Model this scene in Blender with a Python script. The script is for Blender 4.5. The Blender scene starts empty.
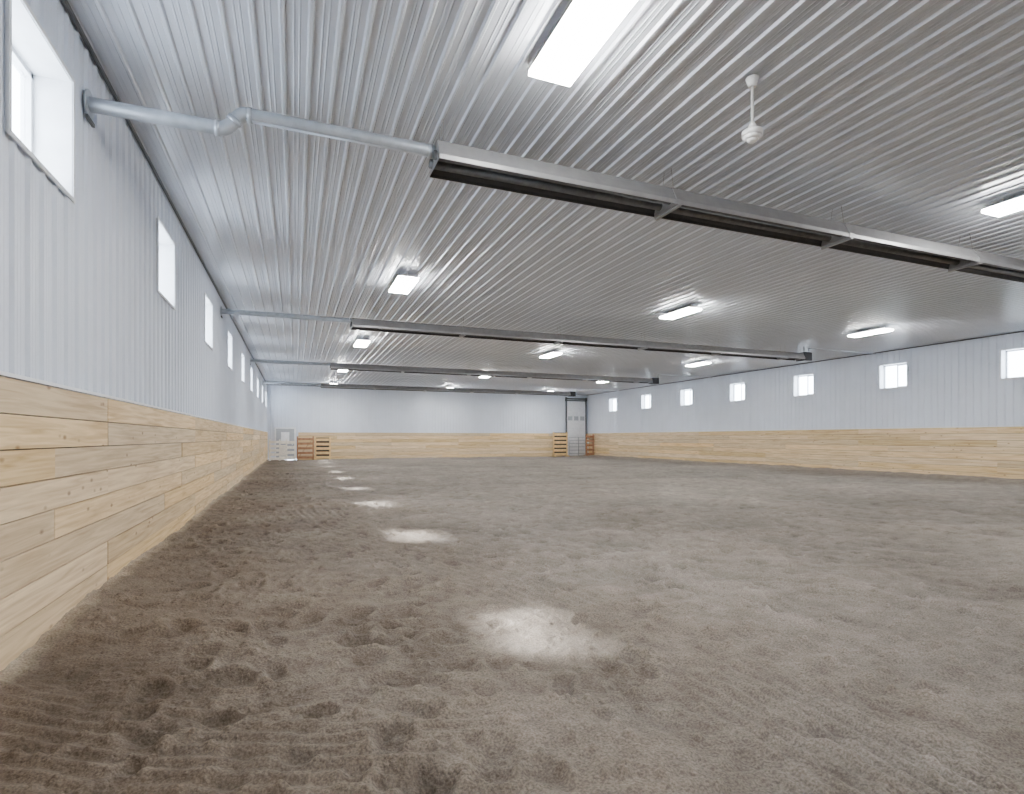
import bpy, bmesh, math, random
import numpy as np
from mathutils import Vector, Matrix
random.seed(7); rng=np.random.default_rng(7)
scene=bpy.context.scene
XL,XR,YB,YF,H,WZ=-1.73,22.0,39.0,-6.0,4.92,1.80

# ---------------- materials ----------------
def new_mat(name):
    m=bpy.data.materials.new(name); m.use_nodes=True
    nt=m.node_tree; b=nt.nodes['Principled BSDF']; return m,nt,b
def N(nt,t,**k):
    n=nt.nodes.new(t)
    for a,v in k.items(): setattr(n,a,v)
    return n
def simple(name,col,rough=.5,metal=0,var=.06,scale=6,bump=0):
    m,nt,b=new_mat(name); L=nt.links
    geo=N(nt,'ShaderNodeNewGeometry'); no=N(nt,'ShaderNodeTexNoise'); no.inputs['Scale'].default_value=scale
    no.inputs['Detail'].default_value=3
    L.new(geo.outputs['Position'],no.inputs['Vector'])
    r=N(nt,'ShaderNodeValToRGB')
    r.color_ramp.elements[0].position=.3; r.color_ramp.elements[1].position=.7
    r.color_ramp.elements[0].color=[c*(1-var) for c in col]+[1]
    r.color_ramp.elements[1].color=[min(1,c*(1+var)) for c in col]+[1]
    L.new(no.outputs['Fac'],r.inputs['Fac']); L.new(r.outputs['Color'],b.inputs['Base Color'])
    b.inputs['Roughness'].default_value=rough; b.inputs['Metallic'].default_value=metal
    if bump:
        bp=N(nt,'ShaderNodeBump'); bp.inputs['Strength'].default_value=bump; bp.inputs['Distance'].default_value=.01
        L.new(no.outputs['Fac'],bp.inputs['Height']); L.new(bp.outputs['Normal'],b.inputs['Normal'])
    return m
def emis(name,col,s):
    m,nt,b=new_mat(name)
    b.inputs['Base Color'].default_value=(.9,.9,.9,1)
    b.inputs['Emission Color'].default_value=(*col,1); b.inputs['Emission Strength'].default_value=s
    return m
M_wall=simple('painted_steel_wall',(.70,.75,.84),.45,0,.03,1.2)
M_ceil=simple('painted_steel_ceiling',(.66,.70,.77),.27,.10,.03,.8)
M_white=simple('white_vinyl',(.8,.82,.85),.4)
M_trim_shade=simple('dark_trim_shade',(.10,.11,.12),.5)  # dark metal parts, also the painted shade strips under the ceiling
M_galv=simple('galvanised_pipe',(.42,.46,.51),.34,.4,.12,10)
M_hood=simple('aluminised_hood',(.32,.32,.325),.38,.4,.08,7)
M_hoodin=simple('hood_inner',(.06,.06,.062),.5,.3,.1,9)
M_tube=simple('heater_tube',(.12,.12,.12),.5,.5,.2,12)
M_black=simple('black_metal',(.03,.03,.035),.5)
M_gap=simple('shadow_board',(.05,.04,.03),.8)
M_fan=simple('fan_white',(.8,.8,.8),.35)
M_lens=emis('lamp_lens',(1,.99,.965),138)
M_lens2=emis('lamp_lens_side',(1,.99,.965),170)
M_tin=simple('fixture_white',(.8,.8,.8),.35)
M_door=simple('door_white',(.88,.90,.93),.4)
M_doorg=simple('door_grey',(.40,.43,.47),.45)
M_brown=simple('brown_rail',(.33,.17,.09),.65,0,.25,8,.2)
M_board=simple('weathered_board',(.84,.80,.72),.7,0,.12,8,.2)
M_pine=simple('pine_rack',(.72,.50,.24),.7,0,.2,6)
# glass
M_glass,nt,b=new_mat('window_glass')
tr=N(nt,'ShaderNodeBsdfTransparent'); gl=N(nt,'ShaderNodeBsdfGlossy'); gl.inputs['Roughness'].default_value=.03
mx=N(nt,'ShaderNodeMixShader'); mx.inputs[0].default_value=.06
nt.links.new(tr.outputs[0],mx.inputs[1]); nt.links.new(gl.outputs[0],mx.inputs[2])
nt.links.new(mx.outputs[0],nt.nodes['Material Output'].inputs['Surface'])

def wood(name,axis,c0,c1):
    m,nt,b=new_mat(name); L=nt.links
    geo=N(nt,'ShaderNodeNewGeometry')
    att=N(nt,'ShaderNodeAttribute',attribute_name='rnd')
    off=N(nt,'ShaderNodeVectorMath',operation='SCALE'); off.inputs['Scale'].default_value=37
    L.new(att.outputs['Color'],off.inputs[0])
    add=N(nt,'ShaderNodeVectorMath',operation='ADD'); L.new(geo.outputs['Position'],add.inputs[0]); L.new(off.outputs[0],add.inputs[1])
    mp=N(nt,'ShaderNodeMapping'); L.new(add.outputs[0],mp.inputs['Vector'])
    mp.inputs['Scale'].default_value=(16,.8,16) if axis=='y' else (.8,16,16)
    no=N(nt,'ShaderNodeTexNoise'); no.inputs['Scale'].default_value=1.6; no.inputs['Detail'].default_value=5; no.inputs['Distortion'].default_value=.6
    L.new(mp.outputs[0],no.inputs['Vector'])
    r=N(nt,'ShaderNodeValToRGB'); e=r.color_ramp.elements
    e[0].position=.24; e[0].color=(*c0,1); e[1].position=.64; e[1].color=(*c1,1)
    L.new(no.outputs['Fac'],r.inputs['Fac'])
    mp2=N(nt,'ShaderNodeMapping'); L.new(add.outputs[0],mp2.inputs['Vector'])
    mp2.inputs['Scale'].default_value=(4.5,3.2,6.5) if axis=='y' else (3.2,4.5,6.5)
    vo=N(nt,'ShaderNodeTexVoronoi'); vo.inputs['Scale'].default_value=1; L.new(mp2.outputs[0],vo.inputs['Vector'])
    kr=N(nt,'ShaderNodeValToRGB'); k=kr.color_ramp.elements
    k[0].position=.05; k[0].color=(.85,.85,.85,1); k[1].position=.15; k[1].color=(0,0,0,1)
    L.new(vo.outputs['Distance'],kr.inputs['Fac'])
    mk=N(nt,'ShaderNodeMixRGB'); mk.inputs['Color2'].default_value=(c0[0]*.5,c0[1]*.38,c0[2]*.3,1)
    L.new(kr.outputs['Color'],mk.inputs['Fac']); L.new(r.outputs['Color'],mk.inputs['Color1'])
    hs=N(nt,'ShaderNodeHueSaturation')
    sp=N(nt,'ShaderNodeSeparateColor'); L.new(att.outputs['Color'],sp.inputs[0])
    mr=N(nt,'ShaderNodeMapRange'); mr.inputs['To Min'].default_value=.82; mr.inputs['To Max'].default_value=1.08
    L.new(sp.outputs[0],mr.inputs['Value']); L.new(mr.outputs[0],hs.inputs['Value'])
    ms=N(nt,'ShaderNodeMapRange'); ms.inputs['To Min'].default_value=.85; ms.inputs['To Max'].default_value=1.12
    L.new(sp.outputs[1],ms.inputs['Value']); L.new(ms.outputs[0],hs.inputs['Saturation'])
    L.new(mk.outputs[0],hs.inputs['Color'])
    L.new(hs.outputs[0],b.inputs['Base Color'])
    b.inputs['Roughness'].default_value=.65
    bp=N(nt,'ShaderNodeBump'); bp.inputs['Strength'].default_value=.25; bp.inputs['Distance'].default_value=.004
    L.new(no.outputs['Fac'],bp.inputs['Height']); L.new(bp.outputs[0],b.inputs['Normal'])
    return m
M_woody=wood('spruce_boards_y','y',(.50,.325,.155),(.79,.605,.365))
M_woodx=wood('spruce_boards_x','x',(.50,.325,.155),(.79,.605,.365))

# dirt
M_dirt,nt,b=new_mat('arena_footing'); L=nt.links
geo=N(nt,'ShaderNodeNewGeometry')
def noise(sc,det=6,rough=.6):
    n=N(nt,'ShaderNodeTexNoise'); n.inputs['Scale'].default_value=sc; n.inputs['Detail'].default_value=det; n.inputs['Roughness'].default_value=rough
    L.new(geo.outputs['Position'],n.inputs['Vector']); return n
def ramp(src,p0,v0,p1,v1):
    r=N(nt,'ShaderNodeValToRGB'); r.color_ramp.elements[0].position=p0; r.color_ramp.elements[0].color=(*v0,1); r.color_ramp.elements[1].position=p1; r.color_ramp.elements[1].color=(*v1,1)
    L.new(src,r.inputs['Fac']); return r.outputs['Color']
def mul(a,c,f):
    m=N(nt,'ShaderNodeMixRGB',blend_type='MULTIPLY'); m.inputs['Fac'].default_value=f; L.new(a,m.inputs['Color1']); L.new(c,m.inputs['Color2']); return m.outputs[0]
n1=noise(.45,4); n2=noise(4,4,.6); n3=noise(85,2,.6)
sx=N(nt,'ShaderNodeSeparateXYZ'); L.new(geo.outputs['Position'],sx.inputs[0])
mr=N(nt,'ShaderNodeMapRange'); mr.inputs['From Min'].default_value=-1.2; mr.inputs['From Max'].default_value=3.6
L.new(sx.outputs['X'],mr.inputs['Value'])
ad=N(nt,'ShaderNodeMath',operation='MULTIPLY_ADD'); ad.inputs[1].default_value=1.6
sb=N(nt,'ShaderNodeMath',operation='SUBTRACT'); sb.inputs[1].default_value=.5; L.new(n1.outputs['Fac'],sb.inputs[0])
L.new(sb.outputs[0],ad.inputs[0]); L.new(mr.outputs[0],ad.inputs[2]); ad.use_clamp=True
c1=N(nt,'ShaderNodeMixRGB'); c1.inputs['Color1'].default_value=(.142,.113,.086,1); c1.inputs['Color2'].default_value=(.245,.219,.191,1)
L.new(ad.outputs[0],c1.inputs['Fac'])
ns=noise(2.2,4); e1=N(nt,'ShaderNodeMath',operation='MULTIPLY_ADD'); e1.inputs[1].default_value=.30; L.new(ns.outputs['Fac'],e1.inputs[0]); L.new(sx.outputs['X'],e1.inputs[2])
e2=N(nt,'ShaderNodeMapRange'); e2.inputs['From Min'].default_value=XL+.22; e2.inputs['From Max'].default_value=XL+.36; e2.inputs['To Min'].default_value=.8; e2.inputs['To Max'].default_value=0
L.new(e1.outputs[0],e2.inputs['Value'])
c0=N(nt,'ShaderNodeMixRGB'); c0.inputs['Color2'].default_value=(.38,.33,.26,1); L.new(e2.outputs[0],c0.inputs['Fac']); L.new(c1.outputs[0],c0.inputs['Color1'])
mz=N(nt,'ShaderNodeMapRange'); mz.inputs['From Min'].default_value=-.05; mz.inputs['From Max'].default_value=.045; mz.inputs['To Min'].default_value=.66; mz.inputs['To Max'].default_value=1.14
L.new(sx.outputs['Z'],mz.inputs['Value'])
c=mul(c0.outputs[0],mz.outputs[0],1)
c=mul(c,ramp(n2.outputs['Fac'],.3,(.72,.69,.66),.7,(1.15,1.15,1.15)),.85)
c=mul(c,ramp(n3.outputs['Fac'],.35,(.62,.6,.57),.66,(1.35,1.35,1.35)),.8)
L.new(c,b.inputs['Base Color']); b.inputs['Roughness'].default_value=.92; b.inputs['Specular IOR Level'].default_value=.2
vo=N(nt,'ShaderNodeTexVoronoi'); vo.inputs['Scale'].default_value=32; vo.inputs['Randomness'].default_value=1
L.new(geo.outputs['Position'],vo.inputs['Vector'])
pb=N(nt,'ShaderNodeMapRange'); pb.inputs['From Min'].default_value=.05; pb.inputs['From Max'].default_value=.5; pb.inputs['To Min'].default_value=1; pb.inputs['To Max'].default_value=0
L.new(vo.outputs['Distance'],pb.inputs['Value'])
b1=N(nt,'ShaderNodeBump'); b1.inputs['Strength'].default_value=.6; b1.inputs['Distance'].default_value=.010; L.new(pb.outputs[0],b1.inputs['Height'])
b2=N(nt,'ShaderNodeBump'); b2.inputs['Strength'].default_value=.8; b2.inputs['Distance'].default_value=.006; L.new(n3.outputs['Fac'],b2.inputs['Height']); L.new(b1.outputs[0],b2.inputs['Normal'])
L.new(b2.outputs[0],b.inputs['Normal'])

# ---------------- mesh helpers ----------------
def link(name,me,mats,smooth=False):
    o=bpy.data.objects.new(name,me); scene.collection.objects.link(o)
    for m in mats: me.materials.append(m)
    if smooth:
        for p in me.polygons: p.use_smooth=True
    return o
class B:
    def __init__(s): s.bm=bmesh.new()
    def box(s,x0,x1,y0,y1,z0,z1,mi=0,bev=0):
        c=Vector(((x0+x1)/2,(y0+y1)/2,(z0+z1)/2)); d=(abs(x1-x0),abs(y1-y0),abs(z1-z0))
        r=bmesh.ops.create_cube(s.bm,size=1,matrix=Matrix.Translation(c)@Matrix.Diagonal((*d,1)))
        fs=set(f for v in r['verts'] for f in v.link_faces)
        for f in fs: f.material_index=mi
        if bev:
            es=list(set(e for v in r['verts'] for e in v.link_edges))
            bmesh.ops.bevel(s.bm,geom=es,offset=bev,segments=1,affect='EDGES',material=mi)
    def cyl(s,p,q,r,mi=0,seg=20,r2=None):
        p,q=Vector(p),Vector(q); d=q-p
        M=Matrix.Translation((p+q)/2)@d.to_track_quat('Z','Y').to_matrix().to_4x4()
        g=bmesh.ops.create_cone(s.bm,cap_ends=True,segments=seg,radius1=r,radius2=r if r2 is None else r2,depth=d.length,matrix=M)
        for f in set(f for v in g['verts'] for f in v.link_faces):
            f.material_index=mi; f.smooth=len(f.verts)==4
    def sph(s,c,r,sc=(1,1,1),mi=0):
        g=bmesh.ops.create_uvsphere(s.bm,u_segments=20,v_segments=12,radius=r,matrix=Matrix.Translation(c)@Matrix.Diagonal((*sc,1)))
        for f in set(f for v in g['verts'] for f in v.link_faces): f.material_index=mi; f.smooth=True
    def sweep(s,pts,r,mi=0,seg=24):   # smooth tube in the XZ plane
        rings=[]; n=len(pts)
        for i,p in enumerate(pts):
            a=Vector(pts[max(i-1,0)]); c=Vector(pts[min(i+1,n-1)]); t=(c-a).normalized()
            u=Vector((0,1,0)); v=t.cross(u)
            rings.append([s.bm.verts.new(Vector(p)+(u*math.cos(k*2*math.pi/seg)+v*math.sin(k*2*math.pi/seg))*r) for k in range(seg)])
        for A,C in zip(rings,rings[1:]):
            for k in range(seg):
                f=s.bm.faces.new((A[k],A[(k+1)%seg],C[(k+1)%seg],C[k])); f.smooth=True; f.material_index=mi
    def beam(s,p,q,w,t,mi=0):
        p,q=Vector(p),Vector(q); d=q-p
        M=Matrix.Translation((p+q)/2)@d.to_track_quat('Z','Y').to_matrix().to_4x4()@Matrix.Diagonal((w,t,d.length,1))
        g=bmesh.ops.create_cube(s.bm,size=1,matrix=M)
        for f in set(f for v in g['verts'] for f in v.link_faces): f.material_index=mi
    def prism(s,prof,x0,x1,mi=0):
        a=[s.bm.verts.new((x0,y,z)) for y,z in prof]; c=[s.bm.verts.new((x1,y,z)) for y,z in prof]
        n=len(prof)
        for i in range(n):
            f=s.bm.faces.new((a[i],a[(i+1)%n],c[(i+1)%n],c[i])); f.material_index=mi
        for l in (a,c[::-1]):
            f=s.bm.faces.new(l); f.material_index=mi
    def done(s,name,mats):
        bmesh.ops.recalc_face_normals(s.bm,faces=s.bm.faces)
        me=bpy.data.meshes.new(name); s.bm.to_mesh(me); s.bm.free()
        return link(name,me,mats)

# ribbed steel sheet
P=.2286
rib=[(0,0),(.016,.024),(.040,.024),(.056,0),(.112,0),(.118,.0035),(.126,.0035),(.132,0),(.158,0),(.164,.0035),(.172,.0035),(.178,0)]
def ribbed(name,o,u,v,n,Ls,T,openings,mat):
    o,u,v,n=map(Vector,(o,u,v,n))
    pts=[]
    k=0
    while k*P<Ls:
        for a,h in rib:
            if k*P+a<Ls: pts.append((k*P+a,h))
        k+=1
    pts.append((Ls,0))
    xs=[p[0] for p in pts]; hs=[p[1] for p in pts]
    S=sorted(set([round(x,5) for x in xs]+[round(a,5) for op in openings for a in op[:2]]))
    Hh=np.interp(S,xs,hs)
    bm=bmesh.new()
    cache={}
    def V(i,t):
        if (i,t) not in cache: cache[(i,t)]=bm.verts.new(o+u*S[i]+v*t+n*float(Hh[i]))
        return cache[(i,t)]
    for i in range(len(S)-1):
        mid=(S[i]+S[i+1])/2; rs=[(0,T)]
        for a,b_,t0,t1 in openings:
            if a<mid<b_: rs=[(0,t0),(t1,T)]
        for t0,t1 in rs: bm.faces.new((V(i,t0),V(i+1,t0),V(i+1,t1),V(i,t1)))
    me=bpy.data.meshes.new(name); bm.to_mesh(me); bm.free()
    return link(name,me,[mat])

WZ0,WZ1,WW=3.40,4.35,1.06
winL=[5.0+4.1*i for i in range(-2,9)]; winL=[y for y in winL if y<38.3]
winR=[10.5+4.1*i for i in range(-3,7)]
ribbed('wall_left',(XL,YF,0),(0,1,0),(0,0,1),(1,0,0),YB-YF,H,[(y-YF-WW/2,y-YF+WW/2,WZ0,WZ1) for y in winL],M_wall)
ribbed('wall_right',(XR,YF,0),(0,1,0),(0,0,1),(-1,0,0),YB-YF,H,[(y-YF-WW/2,y-YF+WW/2,WZ0,WZ1) for y in winR],M_wall)
ribbed('wall_back',(XL,YB,0),(1,0,0),(0,0,1),(0,-1,0),XR-XL,H,[],M_wall)
ribbed('wall_front',(XL,YF,0),(1,0,0),(0,0,1),(0,1,0),XR-XL,H,[],M_wall)
ribbed('ceiling',(XL,YF,H),(1,0,0),(0,1,0),(0,0,-1),XR-XL,YB-YF,[],M_ceil)

# kick boards
def boards(name,wall,a0,a1,pos,sgn,mat):
    bm=bmesh.new(); lay=bm.loops.layers.float_color.new('rnd')
    bh=WZ/8
    for r in range(8):
        a=a0-random.choice([0,1.22,2.44,3.66])
        while a<a1:
            b_=a+4.88
            lo,hi=max(a,a0),min(b_,a1)
            if hi-lo>.05:
                th=.036+random.uniform(0,.010)
                z0=r*bh+(0.0 if r else -.1); z1=(r+1)*bh-.009
                c=((lo+hi)/2,(z0+z1)/2); off=.042+th/2
                if wall=='y':
                    M=Matrix.Translation((pos+sgn*off,c[0],c[1]))@Matrix.Diagonal((th,hi-lo-.007,z1-z0,1))
                else:
                    M=Matrix.Translation((c[0],pos+sgn*off,c[1]))@Matrix.Diagonal((hi-lo-.007,th,z1-z0,1))
                g=bmesh.ops.create_cube(bm,size=1,matrix=M)
                col=(random.random(),random.random(),random.random(),1)
                for f in set(f for v in g['verts'] for f in v.link_faces):
                    for l in f.loops: l[lay]=col
            a=b_
    m=(a0+a1)/2
    if wall=='y': M=Matrix.Translation((pos+sgn*.034,m,WZ/2-.05))@Matrix.Diagonal((.014,a1-a0,WZ+.08,1))
    else: M=Matrix.Translation((m,pos+sgn*.034,WZ/2-.05))@Matrix.Diagonal((a1-a0,.014,WZ+.08,1))
    g=bmesh.ops.create_cube(bm,size=1,matrix=M)
    for f in set(f for v in g['verts'] for f in v.link_faces): f.material_index=1
    me=bpy.data.meshes.new(name); bm.to_mesh(me); bm.free()
    return link(name,me,[mat,M_gap])
boards('kickboard_left','y',YF+.03,YB-.03,XL,1,M_woody)
boards('kickboard_right','y',YF+.03,YB-.03,XR,-1,M_woody)
boards('kickboard_back','x',.2,19.85,YB,-1,M_woodx)
boards('kickboard_front','x',XL+.15,XR-.15,YF,1,M_woodx)
# trims, then dark strips standing in for shade at the ceiling edge
b=B(); b.box(XL+.024,XL+.085,YF+.03,YB-.03,WZ,WZ+.025); b.done('trim_1',[M_white])
b=B(); b.box(XR-.085,XR-.024,YF+.03,YB-.03,WZ,WZ+.025); b.done('trim_2',[M_white])
b=B(); b.box(XL+.024,XL+.05,YF+.03,YB-.03,H-.06,H-.024); b.done('shade_strip_left',[M_trim_shade])  # dark strip added as the rib shadow where wall meets ceiling
b=B(); b.box(XR-.05,XR-.024,YF+.03,YB-.03,H-.06,H-.024); b.done('shade_strip_right',[M_trim_shade])  # same shadow line put in as a dark strip, right wall
b=B(); b.box(XL+.06,XR-.06,YB-.05,YB-.024,H-.05,H-.024); b.done('shade_strip_back',[M_trim_shade])  # shadow line as a dark strip, back wall

# windows
def window(name,wx,s,yc):   # s=+1 inward is +x
    b=B(); y0,y1=yc-WW/2,yc+WW/2
    def bx(a0,a1,*r): b.box(min(wx+s*a0,wx+s*a1),max(wx+s*a0,wx+s*a1),*r)
    D=-.30; c=.045
    bx(D,.024,y0-.012,y0+.006,WZ0-.01,WZ1+.01); bx(D,.024,y1-.006,y1+.012,WZ0-.01,WZ1+.01)
    bx(D,.024,y0,y1,WZ0-.012,WZ0+.006); bx(D,.024,y0,y1,WZ1-.006,WZ1+.012)
    bx(.023,.034,y0-.035,y0,WZ0-.035,WZ1+.035); bx(.023,.034,y1,y1+.035,WZ0-.035,WZ1+.035)
    bx(.023,.034,y0,y1,WZ0-.035,WZ0); bx(.023,.034,y0,y1,WZ1,WZ1+.035)
    bx(D,D+.07,y0,y0+c,WZ0,WZ1); bx(D,D+.07,y1-c,y1,WZ0,WZ1); bx(D,D+.07,y0,y1,WZ0,WZ0+c); bx(D,D+.07,y0,y1,WZ1-c,WZ1)
    bx(D+.01,D+.055,yc-.018,yc+.018,WZ0+c,WZ1-c)
    bx(D+.03,D+.06,y0+c,y0+c+.025,WZ0+c,WZ1-c); bx(D+.03,D+.06,y0+c,yc,WZ0+c,WZ0+c+.025); bx(D+.03,D+.06,y0+c,yc,WZ1-c-.025,WZ1-c)
    b.box(wx+s*(D+.03)-.002,wx+s*(D+.03)+.002,y0+c,y1-c,WZ0+c,WZ1-c,1)
    b.done(name,[M_white,M_glass])
for i,y in enumerate(winL): window('window_%d'%(i+1),XL,1,y)
for i,y in enumerate(winR): window('window_%d'%(i+1+len(winL)),XR,-1,y)

# ---------------- dirt floor ----------------
tab=rng.random((256,256))
def vn(x,y,ox=0,oy=0):
    x=x+ox+500; y=y+oy+500
    xi=np.floor(x).astype(int); yi=np.floor(y).astype(int); fx=x-xi; fy=y-yi
    fx=fx*fx*(3-2*fx); fy=fy*fy*(3-2*fy); a=xi%256; c=yi%256; a1=(a+1)%256; c1=(c+1)%256
    return (tab[a,c]*(1-fx)+tab[a1,c]*fx)*(1-fy)+(tab[a,c1]*(1-fx)+tab[a1,c1]*fx)*fy-.5
def rot(a): 
    return X*math.cos(a)-Y*math.sin(a), X*math.sin(a)+Y*math.cos(a)
def lines(lo,hi,st,k,c=0):
    out=[c]; x=c
    while x<hi: x+=max(st,k*(abs(x-c)-0)); out.append(min(x,hi))
    x=c
    while x>lo: x-=max(st,k*abs(x-c)); out.append(max(x,lo))
    return np.array(sorted(set(out)))
gx=lines(XL+.03,XR-.03,.012,.0065,.6); gy=lines(YF+.03,YB-.03,.012,.006,2.0)
X,Y=np.meshgrid(gx,gy,indexing='ij')
def rv(s,a,ox,oy):
    p,q=rot(a); return vn(p*s,q*s,ox,oy)
Zf=.06*rv(.35,.3,3,9)+.05*rv(1.3,.9,31,7)+.034*rv(3.1,.5,11,77)+.023*rv(6.5,1.2,5,40)+.016*rv(13,.2,90,4)+.010*rv(27,.7,20,60)
def arc(cx,cy,R,w,per,amp):
    global Zf
    d=np.hypot(X-cx,Y-cy)-R
    m=np.clip(1-(np.abs(d)/w)**4,0,1)*np.clip(.45+2.2*vn(X*.9,Y*.9,cx*7+60,60),0,1)
    Zf=Zf*(1-.4*m)+amp*m*np.sin(d/per*2*math.pi+2.2*vn(X*1.5,Y*1.5,9,9))
arc(4.2,4.2,4.3,.75,.10,.008)
arc(3.0,9.5,7.6,.6,.10,.009)
arc(9,1.0,6.6,.6,.10,.011)
arc(10,12,9.5,.8,.12,.009)
arc(-6,2.0,8.4,.5,.10,.010)
def prints(n,x0,x1,y0,y1,dep):
    for _ in range(n):
        cx=rng.uniform(x0,x1); cy=rng.uniform(y0,y1); r=rng.uniform(.045,.08); sc=rng.uniform(1.0,1.7); th=rng.uniform(0,3.14)
        i0,i1=np.searchsorted(gx,[cx-.35,cx+.35]); j0,j1=np.searchsorted(gy,[cy-.35,cy+.35])
        if i1-i0<2 or j1-j0<2: continue
        dx=X[i0:i1,j0:j1]-cx; dy=Y[i0:i1,j0:j1]-cy
        a=dx*math.cos(th)+dy*math.sin(th); c=-dx*math.sin(th)+dy*math.cos(th)
        wob=1+.6*vn(dx*9+cx*50,dy*9+cy*50)
        q=np.sqrt((a/sc)**2+c**2)/r*wob
        D=dep*rng.uniform(.3,1.1)
        Zf[i0:i1,j0:j1]+=-D*np.exp(-q**3*.5)+D*.45*np.exp(-((q-1.5)/.42)**2)
def clods(n,x0,x1,y0,y1):
    for _ in range(n):
        cx=rng.uniform(x0,x1); cy=y0+(y1-y0)*rng.uniform(0,1)**1.4; r=.010+.028*rng.uniform(0,1)**3
        i0,i1=np.searchsorted(gx,[cx-.08,cx+.08]); j0,j1=np.searchsorted(gy,[cy-.08,cy+.08])
        if i1-i0<2 or j1-j0<2: continue
        q=np.hypot(X[i0:i1,j0:j1]-cx,Y[i0:i1,j0:j1]-cy)/r
        Zf[i0:i1,j0:j1]+=r*.8*np.exp(-q**3)
prints(150,-1.2,1.0,1.2,9,.043)
prints(230,.3,7,1.5,9,.032)
prints(600,-1.4,1.5,8,25,.045)
prints(1700,1,16,5,25,.042)
clods(7000,-1.6,8,1.2,12)
Zf+= .05*np.exp(-((X-XL)/.28)**2)+.10*np.exp(-((XR-X)/.6)**2)
Zf-=Zf[(X>0)&(X<6)&(Y>2)&(Y<8)].mean()
nx,ny=X.shape
co=np.stack([X,Y,Zf],-1).reshape(-1,3)
idx=np.arange(nx*ny).reshape(nx,ny)
q=np.stack([idx[:-1,:-1],idx[1:,:-1],idx[1:,1:],idx[:-1,1:]],-1).reshape(-1,4)
me=bpy.data.meshes.new('floor'); me.vertices.add(len(co)); me.vertices.foreach_set('co',co.ravel())
me.loops.add(q.size); me.loops.foreach_set('vertex_index',q.ravel())
me.polygons.add(len(q)); me.polygons.foreach_set('loop_start',np.arange(0,q.size,4)); me.polygons.foreach_set('loop_total',np.full(len(q),4))
me.update(calc_edges=True); me.validate()
me.polygons.foreach_set('use_smooth',np.ones(len(q),dtype=bool))
link('floor',me,[M_dirt])

# ---------------- lights ----------------
for X0 in (2.2,9.6,17.0):
    for Y0 in (-4,4,12,20,28,36):
        if X0==9.6 and Y0==4: Y0=4.35
        b=B(); w,l=.215,.61; zt=H-.10
        prof=[(-w,zt-.045),(w,zt-.045),(w*.6,zt),(-w*.6,zt)]
        a=[b.bm.verts.new((X0+px,Y0-l,pz)) for px,pz in prof]; c=[b.bm.verts.new((X0+px,Y0+l,pz)) for px,pz in prof]
        for i in range(4): b.bm.faces.new((a[i],a[(i+1)%4],c[(i+1)%4],c[i]))
        b.bm.faces.new(a); b.bm.faces.new(c[::-1])
        b.box(X0-w+.004,X0+w-.004,Y0-l+.012,Y0+l-.012,zt-.085,zt-.046,2)
        b.box(X0-w+.022,X0+w-.022,Y0-l+.022,Y0+l-.022,zt-.089,zt-.0855,1)
        for e in (-1,1):
            b.box(X0-w,X0+w,Y0+e*l-.006,Y0+e*l+.006,zt-.09,zt-.06,0)
            b.cyl((X0,Y0+e*.45,zt),(X0,Y0+e*.45,H-.01),.012,0,8)
        b.done('ceiling_light',[M_tin,M_lens,M_lens2])

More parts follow.
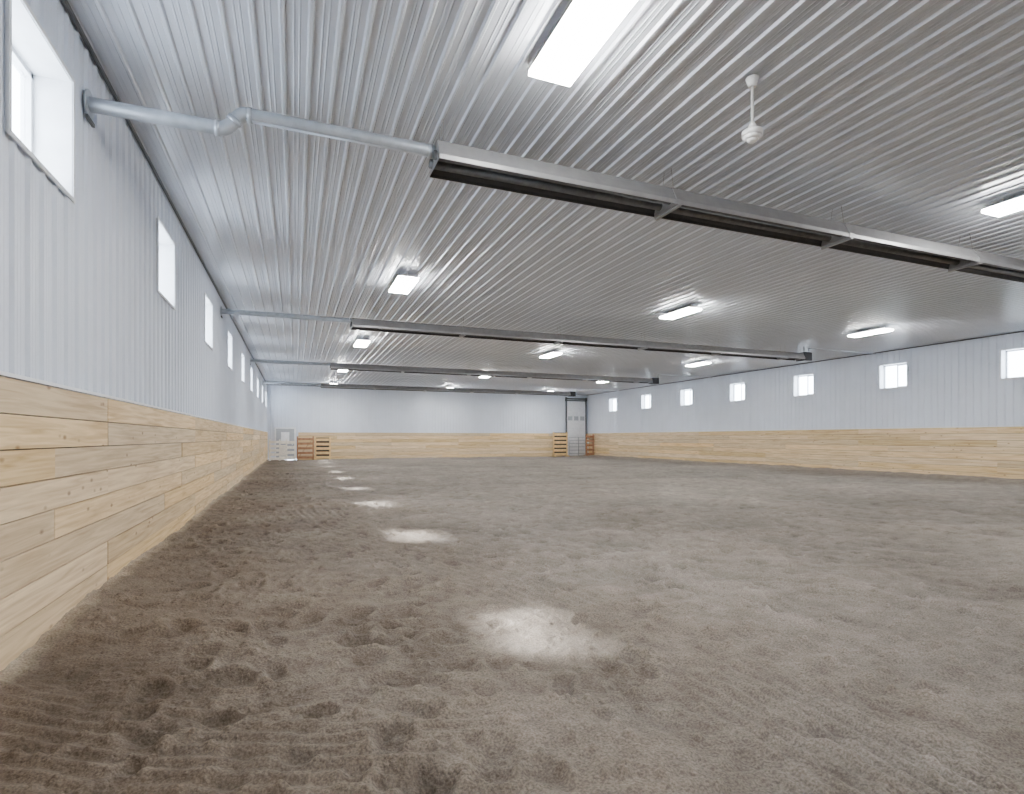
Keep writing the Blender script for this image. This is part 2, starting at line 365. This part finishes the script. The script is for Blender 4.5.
# ---------------- heaters ----------------
def heater(Y0,jog):
    e=bpy.data.objects.new('tube_heater',None); scene.collection.objects.link(e)
    def fin(b,n,mats):
        o=b.done(n,mats); o.parent=e; return o
    zc=1.42+3.08; x0,x1=1.42,17.8
    b=B(); r=.064
    zl=1.42+2.96 if jog else zc+.07
    zu=zc+.06
    if jog:
        xs=-.66; pts=[(XL+.035,Y0,zl)]
        for i in range(21):
            t=i/20; k=t*t*(3-2*t); pts.append((xs+.22*t,Y0,zl+(zu-zl)*k))
        pts.append((x0+.05,Y0,zu))
    else:
        pts=[(XL+.035,Y0,zl),(.2,Y0,zl),(x0+.05,Y0,zl)]
    b.sweep(pts,r)
    for xx,zz in ([(xs-.03,zl),(xs+.11,(zl+zu)/2),(xs+.25,zu),(x0-.05,zu)] if jog else [(.2,zl),(x0-.05,zl)]):
        if jog and abs(xx-(xs+.11))<.001: b.cyl((xx-.014,Y0,zz-.02),(xx+.014,Y0,zz+.02),r+.006,0,24)
        else: b.cyl((xx-.022,Y0,zz),(xx+.022,Y0,zz),r+.007,0,24)
    b.cyl((XL+.026,Y0,zl),(XL+.04,Y0,zl),.12,0,24)
    b.box(XL+.026,XL+.05,Y0-.09,Y0+.09,zl-.16,zl-.13,1)
    fin(b,'vent_pipe',[M_galv,M_trim_shade])
    b=B(); zt=zc+.13; zb=zc-.12
    out=[(-.235,zb),(-.235,zb+.05),(-.15,zt-.02),(-.10,zt),(.10,zt),(.15,zt-.02),(.235,zb+.05),(.235,zb)]
    inn=[(y*.955,z-.008 if z>zb+.001 else z) for y,z in out]
    prof=[(Y0+y,z) for y,z in out]+[(Y0+y,z) for y,z in inn[::-1]]
    def shell(xa,xb):
        n=8
        A=[b.bm.verts.new((xa,y,z)) for y,z in prof]; C=[b.bm.verts.new((xb,y,z)) for y,z in prof]; m=len(prof)
        for i in range(m):
            f=b.bm.faces.new((A[i],A[(i+1)%m],C[(i+1)%m],C[i])); f.material_index=1 if 8<=i<15 else 0
        for V in (A,C):
            for i in range(n-1):
                f=b.bm.faces.new((V[i],V[i+1],V[m-2-i],V[m-1-i])); f.material_index=0
    j=x0
    while j<x1-.1:
        shell(j,min(j+3.08,x1)); j+=3.1
    for xx in (x0,x1):
        b.bm.faces.new([b.bm.verts.new((xx,Y0+y,z)) for y,z in out])
    fin(b,'reflector_hood',[M_hood,M_hoodin])
    b=B()
    for yy in (-.10,.10): b.cyl((x0-.03,Y0+yy,zc-.03),(x1+.05,Y0+yy,zc-.03),.05,0,16)
    fin(b,'burner_tubes',[M_tube])
    b=B(); j=x0+3.1; hs=[x0+.08]
    while j<x1-.2: hs.append(j); j+=3.1
    hs.append(x1-.1)
    for k,xx in enumerate(hs):
        if 0<k<len(hs)-1:
            pr=[(Y0+y*1.03,z+(.006 if z>zb else -.004)) for y,z in out]
            b.prism(pr,xx-.045,xx+.045,0)
            b.box(xx-.02,xx+.02,Y0-.25,Y0+.25,zb-.03,zb-.005,0)
        for yy in (-.12,.12):
            b.cyl((xx,Y0+yy,zt-.03),(xx,Y0+yy*.6,H-.01),.003,0,6)
    fin(b,'hangers',[M_hood,M_trim_shade])
    b=B()
    b.box(x1,x1+.42,Y0-.19,Y0+.19,zc-.16,zc+.16,0,.015)
    b.box(x1+.42,x1+.50,Y0-.1,Y0+.1,zc-.1,zc+.1,1,.01)
    b.cyl((x1+.2,Y0,zc+.15),(x1+.2,Y0,H-.01),.012,1,8)
    b.cyl((x1+.46,Y0,zc),(x1+.46,Y0,H-.06),.02,1,8); b.cyl((x1+.46,Y0,H-.07),(XR-.03,Y0,H-.07),.02,1,8)
    fin(b,'burner_box',[M_black,M_galv])
for i,Y0 in enumerate((5.9,15.3,24.7,34.1)): heater(Y0,i==0)

# ---------------- fan ----------------
b=B(); fx,fy=4.12,4.08
b.cyl((fx,fy,H-.10),(fx,fy,H-.015),.035,0,24,.06)
b.cyl((fx,fy,H-.50),(fx,fy,H-.08),.013,0,12)
b.cyl((fx,fy,H-.50),(fx,fy,H-.45),.045,0,24,.022)
b.cyl((fx,fy,H-.53),(fx,fy,H-.50),.095,0,32,.045)
b.cyl((fx,fy,H-.58),(fx,fy,H-.53),.095,0,32)
b.cyl((fx,fy,H-.61),(fx,fy,H-.58),.055,0,32,.092)
b.sph((fx,fy,H-.61),.05,(1,1,.6))
b.done('ceiling_fan',[M_fan])

# ---------------- far end ----------------
b=B(); dx0,dx1,dz=20.1,21.75,4.35; yd=YB-.11
n=8
for i in range(n):
    z0=i*dz/n; z1=(i+1)*dz/n-.012
    b.box(dx0,dx1,yd,yd+.05,z0,z1,0)
    w=(dx1-dx0)/3
    for k in range(3):
        if i==5: b.box(dx0+k*w+.08,dx0+(k+1)*w-.08,yd-.008,yd+.01,z0+.1,z1-.1,2)
        else: b.box(dx0+k*w+.07,dx0+(k+1)*w-.07,yd-.008,yd+.01,z0+.09,z1-.09,0)
for xx in (dx0-.05,dx1+.05):
    b.box(xx-.04,xx+.04,yd-.05,yd+.06,0,dz+.1,1)
b.box(dx0-.15,dx1+.15,yd-.02,yd+.05,dz+.02,dz+.10,1)
b.cyl((dx0-.1,yd-.08,dz+.2),(dx1+.1,yd-.08,dz+.2),.05,1)
b.box(dx0-.12,dx0-.04,yd-.1,yd+.08,dz+.05,dz+.3,1); b.box(dx1+.04,dx1+.12,yd-.1,yd+.08,dz+.05,dz+.3,1)
b.done('door_1',[M_door,M_trim_shade,M_doorg])
# pipe gate across the overhead door
b=B(); yg=YB-.55
for xx in (20.05,20.9,21.75): b.cyl((xx,yg,-.03),(xx,yg,1.5),.03,0,12)
for zz in (.2,.46,.72,.98,1.24,1.48): b.cyl((20.05,yg,zz),(21.75,yg,zz),.022,0,12)
b.done('pipe_gate',[M_galv])
b=B(); b.box(-1.15,-.05,YB-.08,YB-.03,0,2.02,0)
b.box(-.85,-.35,YB-.09,YB-.07,1.1,1.8,2)
for xx in (-1.2,0.0): b.box(xx-.05,xx+.05,YB-.1,YB-.03,0,2.1,1)
b.box(-1.25,.05,YB-.1,YB-.03,2.02,2.12,1)
b.sph((-.17,YB-.13,1.0),.035,mi=1)
b.done('door_2',[M_doorg,M_white,M_door])
def slats(name,x0,x1,y,z1,n,m,post=.09,gap=.45,diag=False,back=False):
    b=B(); h=z1/n
    for xx in (x0+post/2,x1-post/2): b.box(xx-post/2,xx+post/2,y,y+post,-.02,z1+.03,0,.006)
    if back: b.box(x0+post,x1-post,y+.03,y+.05,.03,z1,1)
    for i in range(n):
        zz=h*(i+.5); t=h*(1-gap)/2
        b.box(x0,x1,y-.035,y-.001,zz-t,zz+t,0,.004)
    if diag:
        b.beam((x0+.05,y-.05,.1),(x1-.05,y-.05,z1-.1),.09,.03)
    for xx in (x0+.05,x1-.05): b.box(xx-.05,xx+.05,y-.3,y+.3,-.02,.07,0)
    return b.done(name,[m,M_gap])
slats('jump_standard',-1.5,-.45,37.1,1.3,5,M_board,gap=.42)
slats('jump_standard',-.95,.05,38.0,1.3,4,M_board,gap=.45)
slats('wooden_gate',.1,1.15,38.1,1.5,5,M_brown,gap=.5,diag=True)
slats('wooden_gate',1.2,2.2,38.2,1.45,5,M_pine,gap=.42,back=True)
slats('wooden_rack',18.6,19.85,38.3,1.85,6,M_pine,gap=.38,back=True)
slats('wooden_gate',21.1,21.8,37.6,1.7,5,M_brown,gap=.5)

# ---------------- sun + sky ----------------
sd=bpy.data.lights.new('sun','SUN'); sd.energy=38; sd.angle=math.radians(4.8); sd.color=(.96,.98,1)
so=bpy.data.objects.new('sun',sd); scene.collection.objects.link(so)
so.rotation_euler=Vector((.900,-.315,-1)).to_track_quat('-Z','Y').to_euler(); so.location=(-20,10,25)
w=bpy.data.worlds.new('sky'); scene.world=w; w.use_nodes=True; nt=w.node_tree
bg=nt.nodes['Background']; 
bg.inputs['Color'].default_value=(.76,.87,1,1); bg.inputs['Strength'].default_value=24

# ---------------- camera ----------------
cd=bpy.data.cameras.new('camera'); cam=bpy.data.objects.new('camera',cd); scene.collection.objects.link(cam)
cd.sensor_width=36; cd.lens=548/1024*36; cd.shift_y=41/1024; cd.clip_end=200
cam.location=(0,0,1.42); cam.rotation_euler=(math.pi/2,0,-math.radians(21.6))
scene.camera=cam
